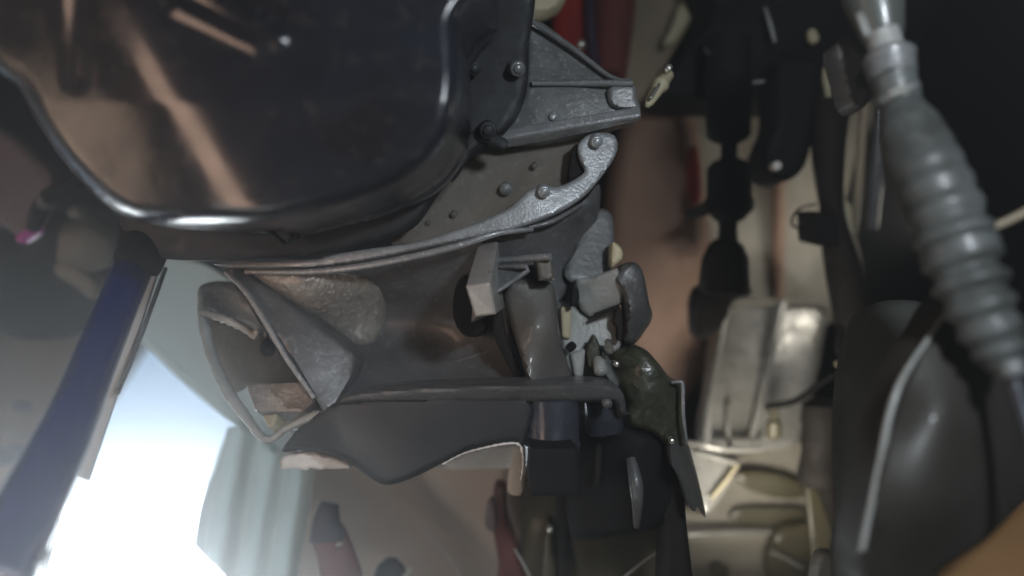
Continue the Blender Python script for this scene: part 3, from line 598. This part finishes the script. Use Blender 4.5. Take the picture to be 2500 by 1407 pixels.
tube('ear', [(1745, 500, .80, 18), (1710, 515, .80, 15), (1672, 530, .80, 9)], 14, 'rubber_brown', s1, segs=14)
relief('foot', [(1705, 700), (1825, 695), (1830, 722), (1790, 735), (1760, 800), (1710, 830), (1690, 790)], .82, 'rubber_brown', s1, thick=.02, bevel=14, step=11)
s2 = thing('teardrop_eyelet', 'black teardrop eyelet with a glint in its hole', 'eyelet', P(1905, 440, .80))
relief('body', [(1895, 150), (2000, 150), (2000, 240), (1985, 320), (1966, 400), (1935, 436), (1900, 442), (1868, 424), (1858, 385), (1872, 340), (1890, 290)], .79, 'rubber', s2, thick=.05, bevel=22, step=10)
bolt(1897, 405, .775, 8, 'pale_white', s2, 'pin')  # glint in the eyelet hole put in as a pale bolt head
s3 = thing('brake_hose', 'black brake hose with a square clip right of the eyelet', 'hose', P(2070, 760, .82))
tube('hose', [(2030, 250, .80, 46), (2022, 330, .80, 42), (2024, 430, .80, 34), (2032, 520, .80, 28), (2046, 600, .81, 38), (2064, 680, .82, 44), (2080, 790, .84, 40)], 34, 'rubber_brown', s3, segs=22)
slab('clip', [(1988, 522, .765), (2048, 520, .765), (2050, 602, .77), (1992, 600, .77)], .05, 'rubber', s3)
tube('wire_loop', [(1992, 500, .79), (1955, 508, .78), (1934, 534, .78), (1942, 556, .78), (1990, 546, .79)], 3, 'rubber_brown', s3, segs=8, step=5)
pt = thing('fuel_line', 'thin pale brown metal line beside the brake hose', 'pipe', P(2090, 600, .82))
tube('line', [(2112, 250, .79, 12), (2104, 340, .80, 11), (2098, 430, .81, 11), (2088, 520, .82, 12), (2082, 572, .83, 11)], 11, 'tan_steel', pt, segs=14)
slab('bracket', [(2056, 480, .815), (2078, 500, .812), (2084, 574, .815), (2056, 574, .82)], .006, 'cream_plastic', pt)
tube('end', [(2086, 575, .82, 4), (2096, 620, .82, 5), (2106, 668, .82, 5)], 5, 'tan_steel', pt, segs=8)
tube('sheath', [(2150, 260, .84, 14), (2140, 400, .85, 18), (2128, 560, .86, 14)], 14, 'alloy_dark', pt, segs=14)

# beige rail and shelf at lower right
rl = thing('frame_rail', 'shiny pale metal rail with raised seams lit from below', 'rail', P(1780, 1100, .90))
relief('rail', [(1786, 726), (1900, 736), (2010, 742), (2004, 860), (1980, 980), (1950, 1080), (1840, 1100), (1720, 1092), (1730, 960), (1748, 800)], [(1790, 730, .98), (2000, 745, 1.0), (1960, 1070, .90), (1725, 1090, .86), (1860, 900, .925)], 'rail_metal', rl, thick=.03, bevel=12, step=13)
tube('seam', [(1770, 750, .955, 9), (1745, 900, .90, 10), (1730, 1000, .87, 11), (1724, 1086, .85, 10)], 10, 'rail_metal', rl, segs=12)
tube('seam', [(1778, 990, .885, 6), (1776, 1040, .872, 7), (1782, 1092, .858, 7)], 6, 'rail_metal', rl, segs=10)
tube('seam', [(1906, 742, .975, 13), (1884, 850, .935, 12), (1856, 980, .895, 11), (1832, 1076, .87, 9)], 11, 'rail_metal', rl, segs=12, rfun=lambda t: 1+.08*np.sin(t*90))
tube('flange_lip', [(1668, 1078, .865, 6), (1710, 1086, .85, 8), (1780, 1098, .848, 8), (1860, 1096, .86, 7)], 7, 'rail_metal', rl, segs=10)
tube('bead', [(1790, 742, .968, 6), (1900, 738, .98, 6), (2060, 752, 1.0, 5)], 6, 'beige_paint', rl, segs=10)
gs = thing('gusset_plate', 'bright triangular metal gusset below the shiny rail', 'gusset', P(1740, 1260, .86))
relief('plate', [(1672, 1092), (1740, 1104), (1800, 1122), (1800, 1150), (1770, 1200), (1740, 1240), (1716, 1250), (1690, 1180)], [(1680, 1100, .86), (1800, 1130, .87), (1720, 1240, .84)], 'rail_metal', gs, thick=.02, bevel=8, step=9)
tube('edge', [(1798, 1136, .862, 6), (1770, 1176, .85, 6), (1736, 1216, .84, 5)], 6, 'cream_plastic', gs, segs=10)
tube('edge', [(1700, 1104, .856, 6), (1750, 1118, .86, 7), (1796, 1132, .862, 6)], 6, 'rail_metal', gs, segs=10)
ls = thing('floor_shelf', 'beige stepped floor shelf with ridges at the lower right', 'shelf', P(1850, 1440, .92))
def sdep(x, y): return .94-(y-1100)*.00012+.006*np.sin((y-1100)/19.0)*(y > 1270)
relief('shelf', [(1640, 1230), (1720, 1250), (1800, 1110), (1960, 1060), (2040, 1080), (2060, 1250), (2110, 1480), (1640, 1480)], sdep, 'beige_paint', ls, thick=.02, bevel=6, step=11, smooth=False)
tube('ridge', [(1676, 1306, .885, 6), (1760, 1302, .885, 6), (1880, 1300, .89, 5)], 6, 'rail_metal', ls, segs=10)
relief('oval_boss', [(1800, 1160), (1840, 1150), (1920, 1165), (1965, 1190), (1960, 1215), (1890, 1215), (1820, 1190)], .912, 'olive_plastic', ls, thick=.02, bevel=10, bd=.002, step=9)
relief('dark_step', [(1800, 1245), (1900, 1240), (1958, 1244), (1956, 1275), (1800, 1278)], .906, 'olive_plastic', ls, thick=.012, bevel=6, bd=.001, step=9)
relief('well', [(1900, 1290), (1990, 1280), (2010, 1340), (1990, 1420), (1900, 1440), (1870, 1380)], .885, 'olive_plastic', ls, thick=.012, bevel=14, step=11)
tube('scratch_wire', [(1880, 1345, .87, 2.5), (1920, 1365, .865, 2.5), (1960, 1388, .86, 2.5)], 2.5, 'pale_alloy', ls, segs=6)
relief('dimple', [(1735, 1385), (1755, 1375), (1778, 1388), (1770, 1410), (1745, 1412)], .895, 'olive_plastic', ls, thick=.006, bevel=6, step=6)
ds = thing('damper', 'dark brown ribbed damper with a forked wire bracket', 'damper', P(2060, 1450, .84))
lathe('body', (2005, 978, .84), (1998, 1190, .84), [(0, 30), (.05, 44), (.25, 46), (.3, 42), (.5, 46), (.55, 42), (.75, 46), (.8, 50), (.95, 48), (1, 34)], 'rubber_brown', ds)
tube('leg', [(2016, 1180, .84, 26), (2040, 1250, .82, 24), (2072, 1340, .80, 26), (2106, 1470, .78, 30)], 26, 'rubber_brown', ds, segs=18)
tube('bracket_wire', [(1868, 994, .85, 8), (1920, 986, .845, 8), (1958, 970, .84, 8), (2010, 930, .835, 7), (2056, 900, .83, 7), (2046, 850, .83, 8), (2052, 806, .83, 8), (2070, 790, .83, 6)], 8, 'rubber', ds, segs=12, step=8)
lathe('tab', (1890, 995, .85), (1888, 1072, .85), [(0, 10), (.4, 11), (.45, 18), (.9, 18), (1, 10)], 'olive_plastic', ds, segs=14)
bolt(2057, 890, .815, 6, 'cream_plastic', ds, 'glint_bolt')  # glint on the bracket wire put in as a pale bolt head
slab('back_plate', [(1968, 1180, .86), (2030, 1190, .86), (2070, 1400, .84), (1990, 1420, .84)], .01, 'olive_plastic', ds)

# ================================================================== FAR RIGHT: bellows, arm
DK[0] = .74   # this corner is nearer to the lens
bw = thing('steering_bellows', 'grey corrugated rubber bellows with clamp bands at the right', 'bellows', P(2440, 900, .52))
NR = 12
RA = RNG.uniform(.6, 1.25, 40)
def bell(t): return 1+.11*RA[np.clip((t*NR).astype(int), 0, 39)]*np.sin(t*NR*2*math.pi-1.2+.6*np.sin(t*7))*np.clip((t-.22)*3, .12, 1)*np.clip((1.02-t)*14, 0, 1)
tube('boot', [(2196, 262, .60, 46), (2222, 320, .585, 70), (2262, 420, .57, 84), (2310, 530, .555, 84), (2350, 640, .545, 80), (2392, 750, .535, 74), (2432, 840, .53, 62), (2456, 900, .525, 40)], 90, 'bellows_rubber', bw, segs=40, step=3, rfun=bell)
lathe('neck', (2176, 180, .60), (2204, 275, .60), [(0, 54), (.1, 54), (.4, 50), (.5, 52), (1, 46)], 'bellows_rubber', bw, segs=36)
tube('clamp', [(2186, 222, .60, 54), (2192, 236, .60, 54)], 54, 'alloy_grey', bw, step=4, segs=36, curve=False)
lathe('screw', (2166, 232, .553), (2222, 212, .553), [(0, 5), (.05, 10), (.8, 10), (.84, 5), (1, 5)], 'chrome', bw, segs=12)
tube('clamp', [(2338, 600, .548, 88), (2350, 632, .545, 87)], 88, 'bellows_rubber', bw, step=4, segs=40, curve=False)
hs = thing('rack_housing', 'pale metal rack end with a stepped collar above the bellows', 'rack', P(2160, 150, .62))
lathe('collar', (2150, 72, .61), (2172, 150, .61), [(0, 32), (.06, 38), (.55, 40), (.62, 44), (.8, 54), (.9, 58), (1, 52)], 'pale_alloy', hs, segs=40)
lathe('barrel', (2115, -80, .63), (2160, 110, .62), [(0, 80), (.5, 66), (.85, 50), (1, 40)], 'grey_green_paint', hs, segs=40)
lathe('step', (2168, 132, .61), (2180, 190, .605), [(0, 56), (.15, 62), (.3, 58), (1, 54)], 'alloy_grey', hs, segs=40)
tube('bleed_pipe', [(2098, 36, .555, 7), (2106, 60, .553, 8), (2120, 88, .55, 7)], 7, 'pale_alloy', hs, segs=10)
relief('ear', [(2040, 110), (2090, 100), (2110, 150), (2100, 200), (2130, 220), (2110, 262), (2080, 260), (2060, 200)], .66, 'alloy_dark', hs, thick=.02, bevel=10, step=9)
tr_ = thing('tie_rod', 'chromed tie rod leaving the lower end of the bellows', 'tie rod', P(2500, 1020, .52))
tube('rod', [(2448, 860, .525, 24), (2474, 930, .515, 20), (2510, 1040, .505, 19), (2560, 1180, .49, 20)], 20, 'starter_metal', tr_, segs=24)
lathe('lock_nut', (2462, 880, .512), (2476, 922, .508), [(0, 26), (.1, 31), (.9, 31), (1, 26)], 'alloy_grey', tr_, segs=6)
ar = thing('control_arm', 'dark glossy control arm with a highlight along its edge at lower right', 'control arm', P(2250, 1500, .55))
relief('arm', [(2340, 730), (2270, 820), (2200, 930), (2160, 1060), (2128, 1220), (2096, 1345), (2110, 1420), (2110, 1500), (2240, 1500), (2290, 1396), (2400, 1320), (2500, 1220), (2600, 1100), (2600, 800), (2450, 820)],
       [(2330, 750, .58), (2180, 980, .555), (2100, 1350, .545), (2300, 1000, .535), (2260, 1250, .525), (2500, 900, .60), (2500, 1180, .585), (2260, 1440, .56), (2580, 1000, .64)], 'dark_maroon', ar, thick=.03, bevel=14, step=14)
tube('rolled_edge', [(2326, 744, .575, 4), (2268, 824, .565, 6), (2204, 922, .552, 8), (2172, 1010, .545, 9), (2150, 1120, .54, 8), (2122, 1250, .535, 8), (2104, 1344, .53, 7)], 8, 'pale_alloy', ar, segs=18)  # highlight along the arm's edge put into a pale tube
ap = thing('arm_shield', 'grey green painted shield plate behind the highlighted arm edge', 'shield', P(2100, 1480, .66))
relief('plate', [(2110, 760), (2250, 740), (2260, 860), (2190, 1000), (2150, 1200), (2110, 1360), (2110, 1480), (2040, 1420), (2052, 1250), (2046, 1050), (2060, 880)], [(2120, 780, .74), (2240, 760, .72), (2060, 1000, .70), (2180, 1000, .655), (2110, 1380, .64), (2050, 1400, .68)], 'grey_green_paint', ap, thick=.01, bevel=12, step=13)
relief('pale_foot', [(2000, 1360), (2060, 1370), (2080, 1480), (1990, 1480)], .70, 'pale_alloy', ap, thick=.01, bevel=6, step=10)
cbd = relief('cardboard_sheet', [(2210, 1420), (2290, 1398), (2400, 1320), (2480, 1250), (2620, 1120), (2620, 1500), (2200, 1500)], [(2250, 1420, .72), (2600, 1150, .78), (2500, 1480, .68)], 'orange_board', None, thick=.004, bevel=4, step=18, smooth=False)
tag(cbd, 'orange brown cardboard sheet in the lower right corner', 'cardboard')
sr = hose('pale rod end poking in at the right edge above the arm', [(2420, 556, .60, 12), (2455, 542, .60, 12), (2540, 500, .60, 13)], 12, 'tan_steel', name='rod', cat='rod', segs=14)

# ================================================================== volume added for the lens glare of the daylight
DK[0] = 1.0
def glare_box(x0, x1, y0, y1, z0, z1, density, aniso):
    vs = [CW((x, y, z)) for x in (x0, x1) for y in (y0, y1) for z in (z0, z1)]
    fs = [(0, 1, 3, 2), (4, 6, 7, 5), (0, 4, 5, 1), (2, 3, 7, 6), (0, 2, 6, 4), (1, 5, 7, 3)]
    m = bpy.data.materials.new('glare_volume'); m.use_nodes = True
    N = m.node_tree.nodes; N.remove(N['Principled BSDF'])
    v = N.new('ShaderNodeVolumePrincipled'); v.inputs['Color'].default_value = (.92, .95, 1, 1)
    v.inputs['Density'].default_value = density; v.inputs['Anisotropy'].default_value = aniso
    m.node_tree.links.new(v.outputs[0], N['Material Output'].inputs['Volume']); MATS['glare_volume'] = m
    o = link('glare_haze', vs, fs, 'glare_volume', None, smooth=False); o['kind'] = 'stuff'; o['label'] = 'thin added volume standing for lens glare by the daylight'
glare_box(-2.2, 2.2, -.5, 2.6, -1.6, 1.4, .25, .87)
SC.cycles.volume_bounces = 0; SC.cycles.diffuse_bounces = 2; SC.cycles.glossy_bounces = 2
SC.cycles.max_bounces = 5; SC.cycles.sample_clamp_indirect = 4
